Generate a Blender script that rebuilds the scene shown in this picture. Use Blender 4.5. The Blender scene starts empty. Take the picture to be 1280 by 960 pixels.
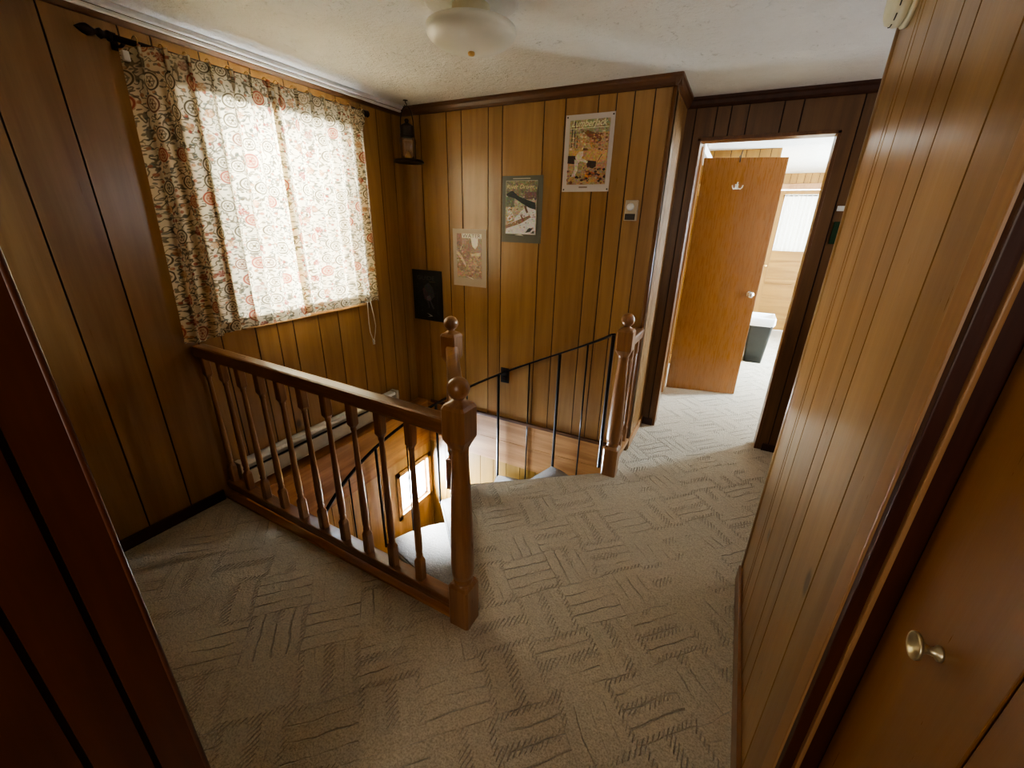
import bpy, bmesh, math, random
from mathutils import Vector, Matrix
random.seed(7)
S = bpy.context.scene
C = S.collection
PI = math.pi
H = 2.25            # ceiling height

# ------------------------------------------------------------------ node helpers
class NT:
    def __init__(s, name):
        s.m = bpy.data.materials.new(name); s.m.use_nodes = True
        s.t = s.m.node_tree; s.t.nodes.clear()
        s.out = s.n('ShaderNodeOutputMaterial')
    def n(s, typ, props=None, **ins):
        nd = s.t.nodes.new(typ)
        for k, v in (props or {}).items(): setattr(nd, k, v)
        for k, v in ins.items():
            s.set(nd, k, v)
        return nd
    def set(s, nd, k, v):
        key = int(k[1:]) if k[0] == '_' and k[1:].isdigit() else k.replace('_', ' ')
        sock = nd.inputs[key]
        if isinstance(v, bpy.types.NodeSocket): s.t.links.new(v, sock)
        elif isinstance(v, bpy.types.Node): s.t.links.new(v.outputs[0], sock)
        else:
            if isinstance(v, (tuple, list)) and len(v) == 3 and sock.type == 'RGBA': v = (*v, 1)
            sock.default_value = v
    def math(s, op, a, b=0.0, c=None, clamp=False):
        kw = {'_0': a, '_1': b}
        if c is not None: kw['_2'] = c
        return s.n('ShaderNodeMath', {'operation': op, 'use_clamp': clamp}, **kw).outputs[0]
    def mix(s, f, a, b, mode='MIX'):
        nd = s.n('ShaderNodeMix', {'data_type': 'RGBA', 'blend_type': mode})
        s.set(nd, '_0', f); s.set(nd, '_6', a); s.set(nd, '_7', b)
        return nd.outputs[2]
    def ramp(s, f, stops, interp='LINEAR'):
        nd = s.n('ShaderNodeValToRGB'); s.set(nd, 'Fac', f)
        r = nd.color_ramp; r.interpolation = interp
        while len(r.elements) < len(stops): r.elements.new(.5)
        for e, (p, c) in zip(r.elements, stops):
            e.position = p; e.color = (*c, 1) if len(c) == 3 else c
        return nd.outputs[0]
    def step(s, v, lo, hi):
        nd = s.n('ShaderNodeMapRange', {'interpolation_type': 'SMOOTHSTEP'}, _0=v, _1=lo, _2=hi)
        return nd.outputs[0]
    def bsdf(s, **kw):
        b = s.n('ShaderNodeBsdfPrincipled', None, **kw)
        s.t.links.new(b.outputs[0], s.out.inputs[0]); return b
    def bump(s, h, strength=.3, dist=.01):
        return s.n('ShaderNodeBump', None, Strength=strength, Distance=dist, Height=h).outputs[0]
    def obj(s): return s.n('ShaderNodeTexCoord').outputs['Object']
    def noise(s, v, scale, detail=4, rough=.55, dist=0.0):
        return s.n('ShaderNodeTexNoise', None, Vector=v, Scale=scale, Detail=detail, Roughness=rough, Distortion=dist)

def wood(name, dark, mid, light, axis=2, rough=.32, fig=.35, grain=1.0, knots=0.0, coat=.0, tonevar=.12, spec=.5):
    t = NT(name)
    tone = t.n('ShaderNodeAttribute', {'attribute_name': 'tone'}).outputs['Fac']
    sc = [1, 1, 1]; sc[axis] = .075
    off = t.n('ShaderNodeVectorMath', {'operation': 'MULTIPLY_ADD'}, _0=t.n('ShaderNodeCombineXYZ', None, X=tone, Y=tone, Z=tone).outputs[0], _1=(7.3, 9.1, 13.7), _2=t.obj()).outputs[0]
    st = t.n('ShaderNodeVectorMath', {'operation': 'MULTIPLY'}, _0=off, _1=tuple(sc)).outputs[0]
    big = t.noise(st, 3.2, 2, .5, .25).outputs[0]
    rings = t.math('SINE', t.math('MULTIPLY', big, 62.0))
    rings = t.math('MULTIPLY_ADD', rings, .5, .5)
    fine = t.noise(st, 95, 4, .65).outputs[0]
    med = t.noise(st, 16, 3, .6, .4).outputs[0]
    v = t.math('ADD', t.math('MULTIPLY', rings, fig * .42), t.math('MULTIPLY', med, .62))
    v = t.math('ADD', v, t.math('MULTIPLY', t.math('SUBTRACT', fine, .5), .5 * grain))
    v = t.math('ADD', v, t.math('MULTIPLY', t.math('SUBTRACT', tone, .5), tonevar * 2))
    col = t.ramp(v, [(.16, dark), (.5, mid), (.86, light)])
    if knots:
        ks = [1, 1, 1]; ks[axis] = .55
        kv = t.n('ShaderNodeVectorMath', {'operation': 'MULTIPLY'}, _0=off, _1=tuple(ks)).outputs[0]
        kv = t.n('ShaderNodeTexVoronoi', None, Vector=kv, Scale=3.1, Randomness=1.0)
        k = t.step(kv.outputs['Distance'], .085, .03)
        col = t.mix(t.math('MULTIPLY', k, knots), col, tuple(c * .28 for c in dark))
    rg = t.math('MULTIPLY_ADD', fine, .18, rough - .08)
    b = t.bsdf(Base_Color=col, Roughness=rg, Normal=t.bump(fine, .06, .004))
    b.inputs['Specular IOR Level'].default_value = spec
    b.inputs['Coat Weight'].default_value = coat; b.inputs['Coat Roughness'].default_value = .22
    return t.m

def plain(name, col, rough=.5, metal=0.0, bumpsc=0, bumpst=.1, coat=0, var=.08):
    t = NT(name)
    nz = t.noise(t.obj(), bumpsc or 30, 3).outputs[0]
    c = t.mix(nz, tuple(x * (1 - var) for x in col), tuple(min(1, x * (1 + var)) for x in col))
    b = t.bsdf(Base_Color=c, Roughness=rough, Metallic=metal)
    b.inputs['Coat Weight'].default_value = coat
    if bumpsc: t.set(b, 'Normal', t.bump(nz, bumpst, .005))
    return t.m

M = {}
M['panel'] = wood('wood_panelling', (.25, .127, .043), (.375, .212, .077), (.48, .298, .12), 2, .30, .22, .28, .9, .4, .08)
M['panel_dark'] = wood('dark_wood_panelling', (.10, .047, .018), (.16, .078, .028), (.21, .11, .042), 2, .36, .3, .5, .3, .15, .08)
M['panel_red'] = wood('red_stained_panelling', (.07, .021, .010), (.115, .035, .015), (.15, .052, .022), 2, .38, .25, .7, .2, .1, .08)
M['groove'] = plain('panel_groove', (.030, .010, .005), .7)
M['trim'] = wood('brown_moulding', (.075, .03, .012), (.15, .065, .024), (.22, .105, .042), 0, .34, .2, .6)
M['trim_y'] = wood('brown_moulding_lengthwise', (.075, .03, .012), (.15, .065, .024), (.22, .105, .042), 1, .34, .2, .6)
M['trim_z'] = wood('brown_corner_moulding', (.12, .05, .018), (.24, .11, .04), (.34, .17, .07), 2, .3, .2, .6)
M['trim_dk'] = wood('dark_moulding', (.035, .012, .006), (.07, .024, .011), (.11, .04, .018), 1, .4, .2, .6)
M['casing'] = wood('casing_wood', (.36, .19, .08), (.50, .29, .13), (.60, .38, .19), 2, .38, .2, .8, .35)
M['jamb_red'] = wood('red_jamb_wood', (.05, .012, .005), (.10, .025, .010), (.15, .045, .018), 2, .4, .2, .6)
M['oak'] = wood('oak_rail_wood', (.19, .085, .032), (.33, .16, .062), (.45, .245, .105), 2, .30, .22, .9, 0, .35)
M['oak_x'] = wood('oak_rail_wood_across', (.19, .085, .032), (.33, .16, .062), (.45, .245, .105), 0, .30, .22, .9, 0, .35)
M['oak_y'] = wood('oak_rail_wood_along', (.19, .085, .032), (.33, .16, .062), (.45, .245, .105), 1, .30, .22, .9, 0, .35)
M['pine_x'] = wood('pine_board_across', (.33, .15, .05), (.55, .30, .115), (.68, .43, .20), 0, .42, .35, .6, .8)
M['pine_y'] = wood('pine_board_along', (.33, .14, .045), (.55, .275, .10), (.66, .38, .17), 1, .42, .35, .6, .8)
M['pine_z'] = wood('pine_plank', (.34, .17, .055), (.56, .33, .125), (.68, .46, .215), 2, .42, .3, .6, .8)
M['pine_yel'] = wood('yellow_pine_plank', (.24, .125, .022), (.36, .20, .038), (.44, .27, .065), 2, .38, .3, .6, .5)
M['pine_yel_x'] = wood('yellow_pine_rail', (.24, .125, .022), (.36, .20, .038), (.44, .27, .065), 0, .38, .6, .6, 0)
M['leaf'] = wood('flush_door_veneer', (.21, .085, .019), (.27, .112, .026), (.32, .14, .036), 2, .27, .06, .15, 0, .3)
M['closet'] = wood('closet_door_veneer', (.27, .12, .03), (.35, .165, .045), (.41, .205, .06), 2, .30, .08, .3, 0, .2)
M['black_metal'] = plain('black_painted_metal', (.012, .012, .013), .35, .4)
M['dark_bronze'] = plain('dark_bronze', (.045, .03, .022), .4, .7)
M['brass'] = plain('brass', (.62, .42, .17), .28, 1)
M['pale_brass'] = plain('pale_brass', (.62, .55, .36), .33, .85)
M['chrome'] = plain('chrome', (.8, .8, .78), .15, 1)
M['white_paint'] = plain('white_paint', (.78, .77, .73), .4)
M['white_plastic'] = plain('white_plastic', (.75, .74, .70), .35)
M['cream_plastic'] = plain('cream_plastic', (.70, .66, .46), .4)
M['dark_slot'] = plain('dark_slot', (.02, .018, .014), .6)
M['beige_metal'] = plain('beige_metal', (.62, .58, .50), .4, .1)
M['heater_front'] = plain('heater_front_metal', (.42, .38, .31), .45, .1)
M['thermo'] = plain('thermostat_face', (.50, .43, .33), .35, .4)
M['thermo_dk'] = plain('thermostat_dark', (.045, .035, .03), .4)
M['bin'] = plain('dark_bin_plastic', (.016, .018, .016), .45)
M['liner'] = plain('white_bin_liner', (.85, .87, .88), .35, 0, 25, .5)
M['black_plastic'] = plain('black_plastic', (.012, .011, .011), .35)
M['green_felt'] = plain('green_felt', (.012, .04, .012), .9)
M['wht_cord'] = plain('white_cord', (.8, .78, .72), .6)

def ceiling_mat():
    t = NT('plaster_ceiling'); o = t.obj()
    n1 = t.noise(o, 14, 6, .7, .6).outputs[0]
    n2 = t.noise(o, 55, 4, .7).outputs[0]
    fleck = t.math('MULTIPLY', t.step(t.noise(o, 36, 3, .6, 1.2).outputs[0], .60, .70), t.step(t.noise(o, 3.5, 2).outputs[0], .42, .62))
    h = t.math('ADD', t.math('ADD', n1, t.math('MULTIPLY', n2, .6)), t.math('MULTIPLY', fleck, -.8))
    col = t.mix(n1, (.78, .765, .70), (.88, .87, .82))
    col = t.mix(t.math('MULTIPLY', fleck, .35), col, (.36, .34, .28))
    t.bsdf(Base_Color=col, Roughness=.75, Normal=t.bump(h, .8, .018))
    return t.m
M['ceiling'] = ceiling_mat()

def carpet_mat(name, light, dark, ang=0.0, flat=False):
    t = NT(name); o = t.obj()
    wn = t.noise(o, 7, 2)
    wob = t.n('ShaderNodeVectorMath', {'operation': 'MULTIPLY_ADD'}, _0=wn.outputs['Color'], _1=(.034, .034, 0), _2=o).outputs[0]
    so = t.n('ShaderNodeSeparateXYZ', None, Vector=wob); X, Y = so.outputs[0], so.outputs[1]
    r = t.n('ShaderNodeVectorRotate', {'rotation_type': 'Z_AXIS'}, Vector=wob, Angle=ang).outputs[0]
    sep = t.n('ShaderNodeSeparateXYZ', None, Vector=r)
    u, v = sep.outputs[0], sep.outputs[1]
    P = .21
    wn2 = t.noise(o, 2.6, 2)
    cell = lambda q, p: t.math('FLOOR', t.math('DIVIDE', q, p))
    par = t.math('MODULO', t.math('ABSOLUTE', t.math('ADD', cell(u, P), cell(v, P))), 2.0)
    rid = t.n('ShaderNodeTexWhiteNoise', {'noise_dimensions': '2D'}, Vector=t.n('ShaderNodeCombineXYZ', None, X=cell(u, P), Y=cell(v, P)).outputs[0]).outputs[0]
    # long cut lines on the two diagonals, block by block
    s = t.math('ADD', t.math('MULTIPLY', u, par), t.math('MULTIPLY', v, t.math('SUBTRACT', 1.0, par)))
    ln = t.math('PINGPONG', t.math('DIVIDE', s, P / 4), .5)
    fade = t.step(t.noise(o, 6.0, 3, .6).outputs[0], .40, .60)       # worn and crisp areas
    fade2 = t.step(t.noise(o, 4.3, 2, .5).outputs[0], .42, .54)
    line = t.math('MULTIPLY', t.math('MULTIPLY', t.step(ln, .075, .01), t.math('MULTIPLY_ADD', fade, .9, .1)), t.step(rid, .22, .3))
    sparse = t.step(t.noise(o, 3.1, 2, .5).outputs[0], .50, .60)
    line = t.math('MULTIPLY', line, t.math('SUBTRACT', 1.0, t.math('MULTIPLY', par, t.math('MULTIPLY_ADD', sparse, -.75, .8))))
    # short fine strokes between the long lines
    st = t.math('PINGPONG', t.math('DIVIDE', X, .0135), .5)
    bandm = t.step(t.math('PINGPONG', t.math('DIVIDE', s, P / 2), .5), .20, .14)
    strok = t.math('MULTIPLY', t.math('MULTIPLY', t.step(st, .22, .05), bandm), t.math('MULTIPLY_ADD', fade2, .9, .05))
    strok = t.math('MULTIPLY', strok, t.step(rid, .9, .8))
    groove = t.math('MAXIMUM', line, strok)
    n1 = t.noise(o, 150, 3, .75).outputs[0]; n2 = t.noise(o, 48, 4, .7).outputs[0]; n3 = t.noise(o, 2.2, 3).outputs[0]
    base = t.mix(t.math('MULTIPLY_ADD', t.math('SUBTRACT', n2, .5), 1.5, t.math('MULTIPLY', n1, .9), clamp=True), dark, light)
    base = t.mix(t.math('MULTIPLY', t.step(n1, .55, .36), .55), base, tuple(c * .6 for c in dark))
    base = t.mix(t.math('MULTIPLY', n3, .22), base, tuple(c * .72 for c in light))
    if not flat:
        base = t.mix(t.math('MULTIPLY', groove, .36), base, tuple(c * .42 for c in dark))  # shade in the grooves put into the colour, besides the bump
    h = t.math('ADD', t.math('MULTIPLY', n1, .35), t.math('MULTIPLY', n2, .55))
    if not flat: h = t.math('SUBTRACT', h, t.math('MULTIPLY', groove, 1.0))
    b = t.bsdf(Base_Color=base, Roughness=.95, Normal=t.bump(h, .9, .012))
    b.inputs['Specular IOR Level'].default_value = .1
    b.inputs['Sheen Weight'].default_value = .25; b.inputs['Sheen Roughness'].default_value = .5
    return t.m
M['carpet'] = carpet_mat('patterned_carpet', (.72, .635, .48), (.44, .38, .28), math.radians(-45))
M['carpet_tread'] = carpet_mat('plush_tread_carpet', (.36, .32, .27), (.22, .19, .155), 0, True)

def curtain_mat():
    t = NT('printed_curtain_cloth')
    uv = t.n('ShaderNodeUVMap').outputs[0]
    sep = t.n('ShaderNodeSeparateXYZ', None, Vector=uv); v = sep.outputs[1]
    cream = (.74, .63, .44); olive = (.115, .080, .038); rust = (.36, .075, .05); tan = (.55, .30, .14); teal = (.13, .15, .13)
    vo = t.n('ShaderNodeTexVoronoi', {'voronoi_dimensions': '2D'}, Vector=uv, Scale=10.5, Randomness=.62)
    d = vo.outputs['Distance']; rnd = t.n('ShaderNodeSeparateColor', None, Color=vo.outputs['Color'])
    r1, r2, r3 = rnd.outputs[0], rnd.outputs[1], rnd.outputs[2]
    big = t.step(r1, .34, .38)
    R_ = t.math('MULTIPLY_ADD', r3, .08, .265)
    rel = t.math('DIVIDE', d, R_)
    band = lambda c, w: t.step(t.math('ABSOLUTE', t.math('SUBTRACT', rel, c)), w, w * .5)
    # petals: angular modulation about each cell centre
    dv = t.n('ShaderNodeVectorMath', {'operation': 'SUBTRACT'}, _0=t.n('ShaderNodeVectorMath', {'operation': 'SCALE'}, _0=uv, Scale=10.5).outputs[0], _1=t.n('ShaderNodeVectorMath', {'operation': 'SCALE'}, _0=vo.outputs['Position'], Scale=10.5).outputs[0]).outputs[0]
    ds = t.n('ShaderNodeSeparateXYZ', None, Vector=dv)
    ang = t.math('ARCTAN2', ds.outputs[1], ds.outputs[0])
    pet = t.math('MULTIPLY_ADD', t.math('COSINE', t.math('MULTIPLY', ang, 6.0)), .5, .5)
    spoke = t.math('MULTIPLY', t.step(pet, .62, .8), t.step(rel, .72, .6))
    # scrolls and leaves behind
    wn = t.noise(uv, 16, 2).outputs['Color']
    wuv = t.n('ShaderNodeVectorMath', {'operation': 'MULTIPLY_ADD'}, _0=wn, _1=(.035, .035, 0), _2=uv).outputs[0]
    vine = t.step(t.math('ABSOLUTE', t.math('SUBTRACT', t.noise(wuv, 26, 1, .5).outputs[0], .5)), .034, .018)
    lv = t.n('ShaderNodeTexVoronoi', {'voronoi_dimensions': '2D'}, Vector=t.n('ShaderNodeMapping', None, Vector=wuv, Rotation=(0, 0, .7), Scale=(1, 1.9, 1)).outputs[0], Scale=33, Randomness=1.0)
    leaf = t.step(lv.outputs['Distance'], .27, .20)
    sd = t.n('ShaderNodeTexVoronoi', {'voronoi_dimensions': '2D'}, Vector=uv, Scale=31, Randomness=1.0)
    dot = t.math('MULTIPLY', t.step(sd.outputs['Distance'], .24, .17), t.step(t.n('ShaderNodeSeparateColor', None, Color=sd.outputs['Color']).outputs[1], .55, .6))
    col = t.mix(t.math('MULTIPLY', vine, .75), cream, olive)
    col = t.mix(t.math('MULTIPLY', leaf, .72), col, t.mix(t.n('ShaderNodeSeparateColor', None, Color=lv.outputs['Color']).outputs[0], olive, teal))
    col = t.mix(t.math('MULTIPLY', dot, .8), col, t.mix(r1, rust, tan))
    small = t.math('MULTIPLY', t.math('SUBTRACT', 1.0, big), t.step(rel, .62, .5))
    flower = t.mix(t.step(r2, .3, .35), rust, tan)
    col = t.mix(t.math('MULTIPLY', small, t.math('MULTIPLY_ADD', pet, .5, .4)), col, flower)
    # medallion: cream disc, ring, inner ring, spokes
    disc = t.math('MULTIPLY', big, t.step(rel, 1.12, 1.04))
    ringc = t.mix(t.step(r2, .62, .66), olive, rust)
    inside = t.mix(t.math('MULTIPLY', t.step(r2, .62, .66), .6), cream, tan)
    col = t.mix(disc, col, inside)
    mask = t.math('MAXIMUM', t.math('MAXIMUM', band(.92, .13), t.math('MULTIPLY', band(.52, .09), .7)), t.math('MAXIMUM', t.math('MULTIPLY', spoke, .75), t.step(rel, .22, .14)))
    col = t.mix(t.math('MULTIPLY', t.math('MULTIPLY', mask, disc), .9), col, ringc)
    weave = t.noise(uv, 900, 2).outputs[0]
    col = t.mix(t.math('MULTIPLY', weave, .12), col, (.45, .4, .3))
    # header and hem are lined: less light comes through
    lined = t.math('MAXIMUM', t.step(v, 1.06, 1.075), t.step(v, .055, .05))
    dif = t.n('ShaderNodeBsdfDiffuse', None, Color=col, Normal=t.bump(weave, .1, .001))
    trc = t.mix(1.0, col, t.mix(.35, col, (1, 1, 1)), 'MULTIPLY')
    tr = t.n('ShaderNodeBsdfTranslucent', None, Color=trc)
    f = t.math('SUBTRACT', .36, t.math('MULTIPLY', lined, .30))
    mx = t.n('ShaderNodeMixShader', None, _0=f, _1=dif, _2=tr)
    t.t.links.new(mx.outputs[0], t.out.inputs[0])
    return t.m
M['curtain'] = curtain_mat()

def sheer_mat():
    t = NT('sheer_curtain_cloth')
    nz = t.noise(t.obj(), 40, 3).outputs[0]
    c = t.mix(nz, (.46, .44, .36), (.56, .54, .46))
    d = t.n('ShaderNodeBsdfDiffuse', None, Color=c); tr = t.n('ShaderNodeBsdfTranslucent', None, Color=c)
    mx = t.n('ShaderNodeMixShader', None, _0=.35, _1=d, _2=tr)
    t.t.links.new(mx.outputs[0], t.out.inputs[0]); return t.m
M['sheer'] = sheer_mat()

def glass_mat(name, tint=(1, 1, 1), gl=.08, rough=.02):
    t = NT(name)
    nz = t.noise(t.obj(), 12, 2).outputs[0]
    a = t.n('ShaderNodeBsdfTransparent', None, Color=t.mix(nz, tuple(x * .97 for x in tint), tint))
    g = t.n('ShaderNodeBsdfGlossy', None, Roughness=rough)
    fr = t.n('ShaderNodeFresnel', None, IOR=1.45)
    f = t.math('ADD', t.math('MULTIPLY', fr.outputs[0], .45), gl * .3, clamp=True)
    mx = t.n('ShaderNodeMixShader', None, _0=f, _1=a, _2=g)
    t.t.links.new(mx.outputs[0], t.out.inputs[0]); return t.m
M['pane'] = glass_mat('window_glass')
M['lantern_glass'] = glass_mat('lantern_glass', (.97, .95, .92), .12, .06)

def frosted():
    t = NT('frosted_lamp_glass')
    nz = t.noise(t.obj(), 9, 3).outputs[0]
    b = t.bsdf(Base_Color=t.mix(nz, (.80, .83, .74), (.87, .89, .80)), Roughness=.28)
    b.inputs['Subsurface Weight'].default_value = .25; b.inputs['Subsurface Radius'].default_value = (.03, .03, .03)
    return t.m
M['frosted'] = frosted()

def print_mat():
    t = NT('poster_print')
    a = t.n('ShaderNodeAttribute', {'attribute_name': 'ink'}).outputs['Color']
    o = t.obj()
    n1 = t.noise(o, 60, 4, .7, .5); n2 = t.n('ShaderNodeTexVoronoi', None, Vector=o, Scale=130)
    c = t.mix(.30, a, n2.outputs['Color'], 'OVERLAY')
    c = t.mix(.55, c, n1.outputs[0], 'OVERLAY')
    t.bsdf(Base_Color=c, Roughness=.38); return t.m
M['print'] = print_mat()
def sheet(name, col):
    return plain(name, col, .36, 0, 0, 0, 0, .04)

# ------------------------------------------------------------------ mesh helpers
def box(bm, lo, hi, bev=0.0, tone=None, mi=0):
    x0, y0, z0 = lo; x1, y1, z1 = hi
    vs = [bm.verts.new(p) for p in ((x0,y0,z0),(x1,y0,z0),(x1,y1,z0),(x0,y1,z0),(x0,y0,z1),(x1,y0,z1),(x1,y1,z1),(x0,y1,z1))]
    fs = [bm.faces.new([vs[i] for i in q]) for q in ((0,3,2,1),(4,5,6,7),(0,1,5,4),(1,2,6,5),(2,3,7,6),(3,0,4,7))]
    if bev:
        es = list({e for f in fs for e in f.edges})
        r = bmesh.ops.bevel(bm, geom=es, offset=bev, segments=2, affect='EDGES', profile=.6)
        fs = list({f for f in r['faces']} | {f for f in fs if f.is_valid})
    lay = bm.faces.layers.float.get('tone_f') or bm.faces.layers.float.new('tone_f')
    tv = random.random() if tone is None else tone
    for f in fs:
        if f.is_valid: f[lay] = tv; f.material_index = mi
    return fs

def bar(bm, a, b, w, h, up=Vector((0, 0, 1)), bev=0.0):
    """a straight bar of w x h section between two points"""
    a, b = Vector(a), Vector(b); d = (b - a); L = d.length; d.normalize()
    s = d.cross(up).normalized(); u = s.cross(d).normalized()
    tb = bmesh.new(); box(tb, (0, -w / 2, -h / 2), (L, w / 2, h / 2), bev)
    mat = Matrix((d, -s, u)).transposed()
    for v in tb.verts: v.co = a + mat @ v.co
    me = bpy.data.meshes.new('tmp_bar'); tb.to_mesh(me); tb.free(); bm.from_mesh(me); bpy.data.meshes.remove(me)

def lathe(bm, prof, c=(0, 0, 0), seg=32, axis='z', smooth=True):
    """prof: list of (r, h) along the axis"""
    rings = []
    def P(r, h, a):
        x, y = r * math.cos(a), r * math.sin(a)
        if axis == 'z': v = (x, y, h)
        elif axis == 'x': v = (h, x, y)
        else: v = (x, h, y)
        return (c[0] + v[0], c[1] + v[1], c[2] + v[2])
    for r, h in prof:
        if r < 1e-6: rings.append([bm.verts.new(P(0, h, 0))])
        else: rings.append([bm.verts.new(P(r, h, 2 * PI * i / seg)) for i in range(seg)])
    for A, B in zip(rings, rings[1:]):
        for i in range(seg):
            j = (i + 1) % seg
            if len(A) == 1 and len(B) == 1: continue
            if len(A) == 1: f = bm.faces.new((A[0], B[i], B[j]))
            elif len(B) == 1: f = bm.faces.new((A[i], A[j], B[0]))
            else: f = bm.faces.new((A[i], A[j], B[j], B[i]))
            f.smooth = smooth
    for R in (rings[0], rings[-1]):
        if len(R) > 1: bm.faces.new(R)

def loft(bm, secs, c=(0, 0), rot=0.0, seg=32):
    """turned and squared posts: secs = (z, half width, squareness)"""
    rings = []
    for z, r, sq in secs:
        ring = []
        for i in range(seg):
            a = 2 * PI * (i + .5) / seg
            ca, sa = math.cos(a), math.sin(a); m = max(abs(ca), abs(sa))
            k = (1 - sq) + sq / m
            x, y = r * ca * k, r * sa * k
            X = x * math.cos(rot) - y * math.sin(rot); Y = x * math.sin(rot) + y * math.cos(rot)
            ring.append(bm.verts.new((c[0] + X, c[1] + Y, z)))
        rings.append((ring, sq))
    for (A, s1), (B, s2) in zip(rings, rings[1:]):
        for i in range(seg):
            f = bm.faces.new((A[i], A[(i + 1) % seg], B[(i + 1) % seg], B[i]))
            f.smooth = s1 < .5 and s2 < .5
    bm.faces.new(list(reversed(rings[0][0]))); bm.faces.new(rings[-1][0])

def tube(bm, pts, r, seg=10, caps=True):
    pts = [Vector(p) for p in pts]; rings = []
    prev = None
    for i, p in enumerate(pts):
        d = (pts[min(i + 1, len(pts) - 1)] - pts[max(i - 1, 0)]).normalized()
        if prev is None:
            n = d.cross(Vector((0, 0, 1)));  n = n if n.length > 1e-3 else d.cross(Vector((1, 0, 0)))
        else: n = prev - d * prev.dot(d)
        n.normalize(); prev = n; b = d.cross(n)
        rr = r[i] if isinstance(r, (list, tuple)) else r
        rings.append([bm.verts.new(p + n * rr * math.cos(2 * PI * k / seg) + b * rr * math.sin(2 * PI * k / seg)) for k in range(seg)])
    for A, B in zip(rings, rings[1:]):
        for k in range(seg):
            f = bm.faces.new((A[k], A[(k + 1) % seg], B[(k + 1) % seg], B[k])); f.smooth = True
    if caps:
        bm.faces.new(rings[0]); bm.faces.new(rings[-1])

def prism(bm, poly, z0, z1):
    lo = [bm.verts.new((x, y, z0)) for x, y in poly]; hi = [bm.verts.new((x, y, z1)) for x, y in poly]
    bm.faces.new(list(reversed(lo))); bm.faces.new(hi); n = len(poly)
    for i in range(n): bm.faces.new((lo[i], lo[(i + 1) % n], hi[(i + 1) % n], hi[i]))

def obj(name, bm, mats, parent=None, recalc=True):
    if recalc: bmesh.ops.recalc_face_normals(bm, faces=bm.faces[:])
    lay = bm.faces.layers.float.get('tone_f')
    tones = [f[lay] for f in bm.faces] if lay else None
    me = bpy.data.meshes.new(name); bm.to_mesh(me); bm.free()
    if lay and me.attributes.get('tone_f'): me.attributes.remove(me.attributes['tone_f'])
    at = me.attributes.new('tone', 'FLOAT', 'FACE')
    base = random.random()
    for i in range(len(me.polygons)): at.data[i].value = tones[i] if tones else .5
    for m in (mats if isinstance(mats, (list, tuple)) else [mats]): me.materials.append(m)
    o = bpy.data.objects.new(name, me); C.objects.link(o)
    if parent is not None: o.parent = parent
    return o

def B(): return bmesh.new()
def tag(o, label, cat, group=None):
    o['label'] = label; o['category'] = cat
    if group: o['group'] = group
    return o
def thing(name, label, cat, loc=(0, 0, 0), group=None):
    o = bpy.data.objects.new(name, None); C.objects.link(o); o.location = loc
    o.empty_display_size = .05
    return tag(o, label, cat, group)
def part(name, bm, mats, root):
    """part built in world coordinates, parented to an Empty that sits at root.location"""
    loc = Vector((0, 0, 0)); r = root
    while r is not None: loc += r.location; r = r.parent
    bmesh.ops.translate(bm, verts=bm.verts[:], vec=-loc)
    return obj(name, bm, mats, root)
def struct(name, bm, mats, parent=None):
    o = obj(name, bm, mats, parent)
    if parent is None: o['kind'] = 'structure'
    return o

def plank_wall(name, axis, face, inward, u0, u1, z0, z1, grooves, mats, thick=.1, openings=(), gw=.0065, gd=.004, extra=None):
    """panelled wall: boxes between grooves. axis 'x' = plane x const (u is y); inward = +1/-1 normal side."""
    bm = B()
    cuts = sorted({u0, u1, *[o[0] for o in openings], *[o[1] for o in openings]})
    gs = sorted(g for g in grooves if u0 < g < u1)
    pl = []
    edges = [u0] + gs + [u1]
    for i, (a, b) in enumerate(zip(edges, edges[1:])):
        t = random.random()
        pl.append((a + (gw / 2 if i else 0), b - (gw / 2 if i < len(edges) - 2 else 0), 0, t))
        if i < len(edges) - 2: pl.append((b - gw / 2, b + gw / 2, 1, .5))
    for a, b, g, t in pl:
        seg = [a] + [c for c in cuts if a < c < b] + [b]
        for s0, s1 in zip(seg, seg[1:]):
            mid = (s0 + s1) / 2
            zs = [(z0, z1)]
            for o in openings:
                if o[0] < mid < o[1]:
                    nz = []
                    for q0, q1 in zs:
                        if q0 < o[2]: nz.append((q0, min(q1, o[2])))
                        if q1 > o[3]: nz.append((max(q0, o[3]), q1))
                    zs = nz
            for q0, q1 in zs:
                if q1 - q0 < 1e-4: continue
                f0 = face - inward * (gd if g else 0); f1 = face - inward * thick
                lo, hi = min(f0, f1), max(f0, f1)
                if axis == 'x': box(bm, (lo, s0, q0), (hi, s1, q1), 0, t, g)
                else: box(bm, (s0, lo, q0), (s1, hi, q1), 0, t, g)
    if extra: extra(bm)
    return struct(name, bm, mats)

PM = [M['panel'], M['groove']]
PD = [M['panel_dark'], M['groove']]

# ------------------------------------------------------------------ room shell
WX = 1.884; FY = .514; RX = 2.62; RY = -.926
WIN = (-1.37, -.58, .965, 2.04)
plank_wall('wall_left', 'x', 0, 1, -2.7, .1, 0, H, [-2.45, -2.25, -2.047, -1.86, -1.63, -1.52, -1.335, -1.205, -1.1, -.92, -.763, -.575, -.38, -.245, -.1], PM, .1, [WIN])
plank_wall('wall_back', 'y', 0, -1, 0, WX, 0, H, [.172, .40, .522, .734, .84, 1.13, 1.268, 1.468, 1.572, 1.672, 1.782], PM, .1)
plank_wall('wall_return', 'x', WX, 1, .0001, FY + .1, 0, H, [.2, .36], PM, .1)
D1 = (1.98, 2.72, -.01, 2.03)
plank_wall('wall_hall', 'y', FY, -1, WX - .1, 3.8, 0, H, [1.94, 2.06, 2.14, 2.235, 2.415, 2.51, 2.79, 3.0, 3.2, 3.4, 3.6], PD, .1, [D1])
CLO = (-2.75, -1.975, -.01, 2.05)
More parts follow.
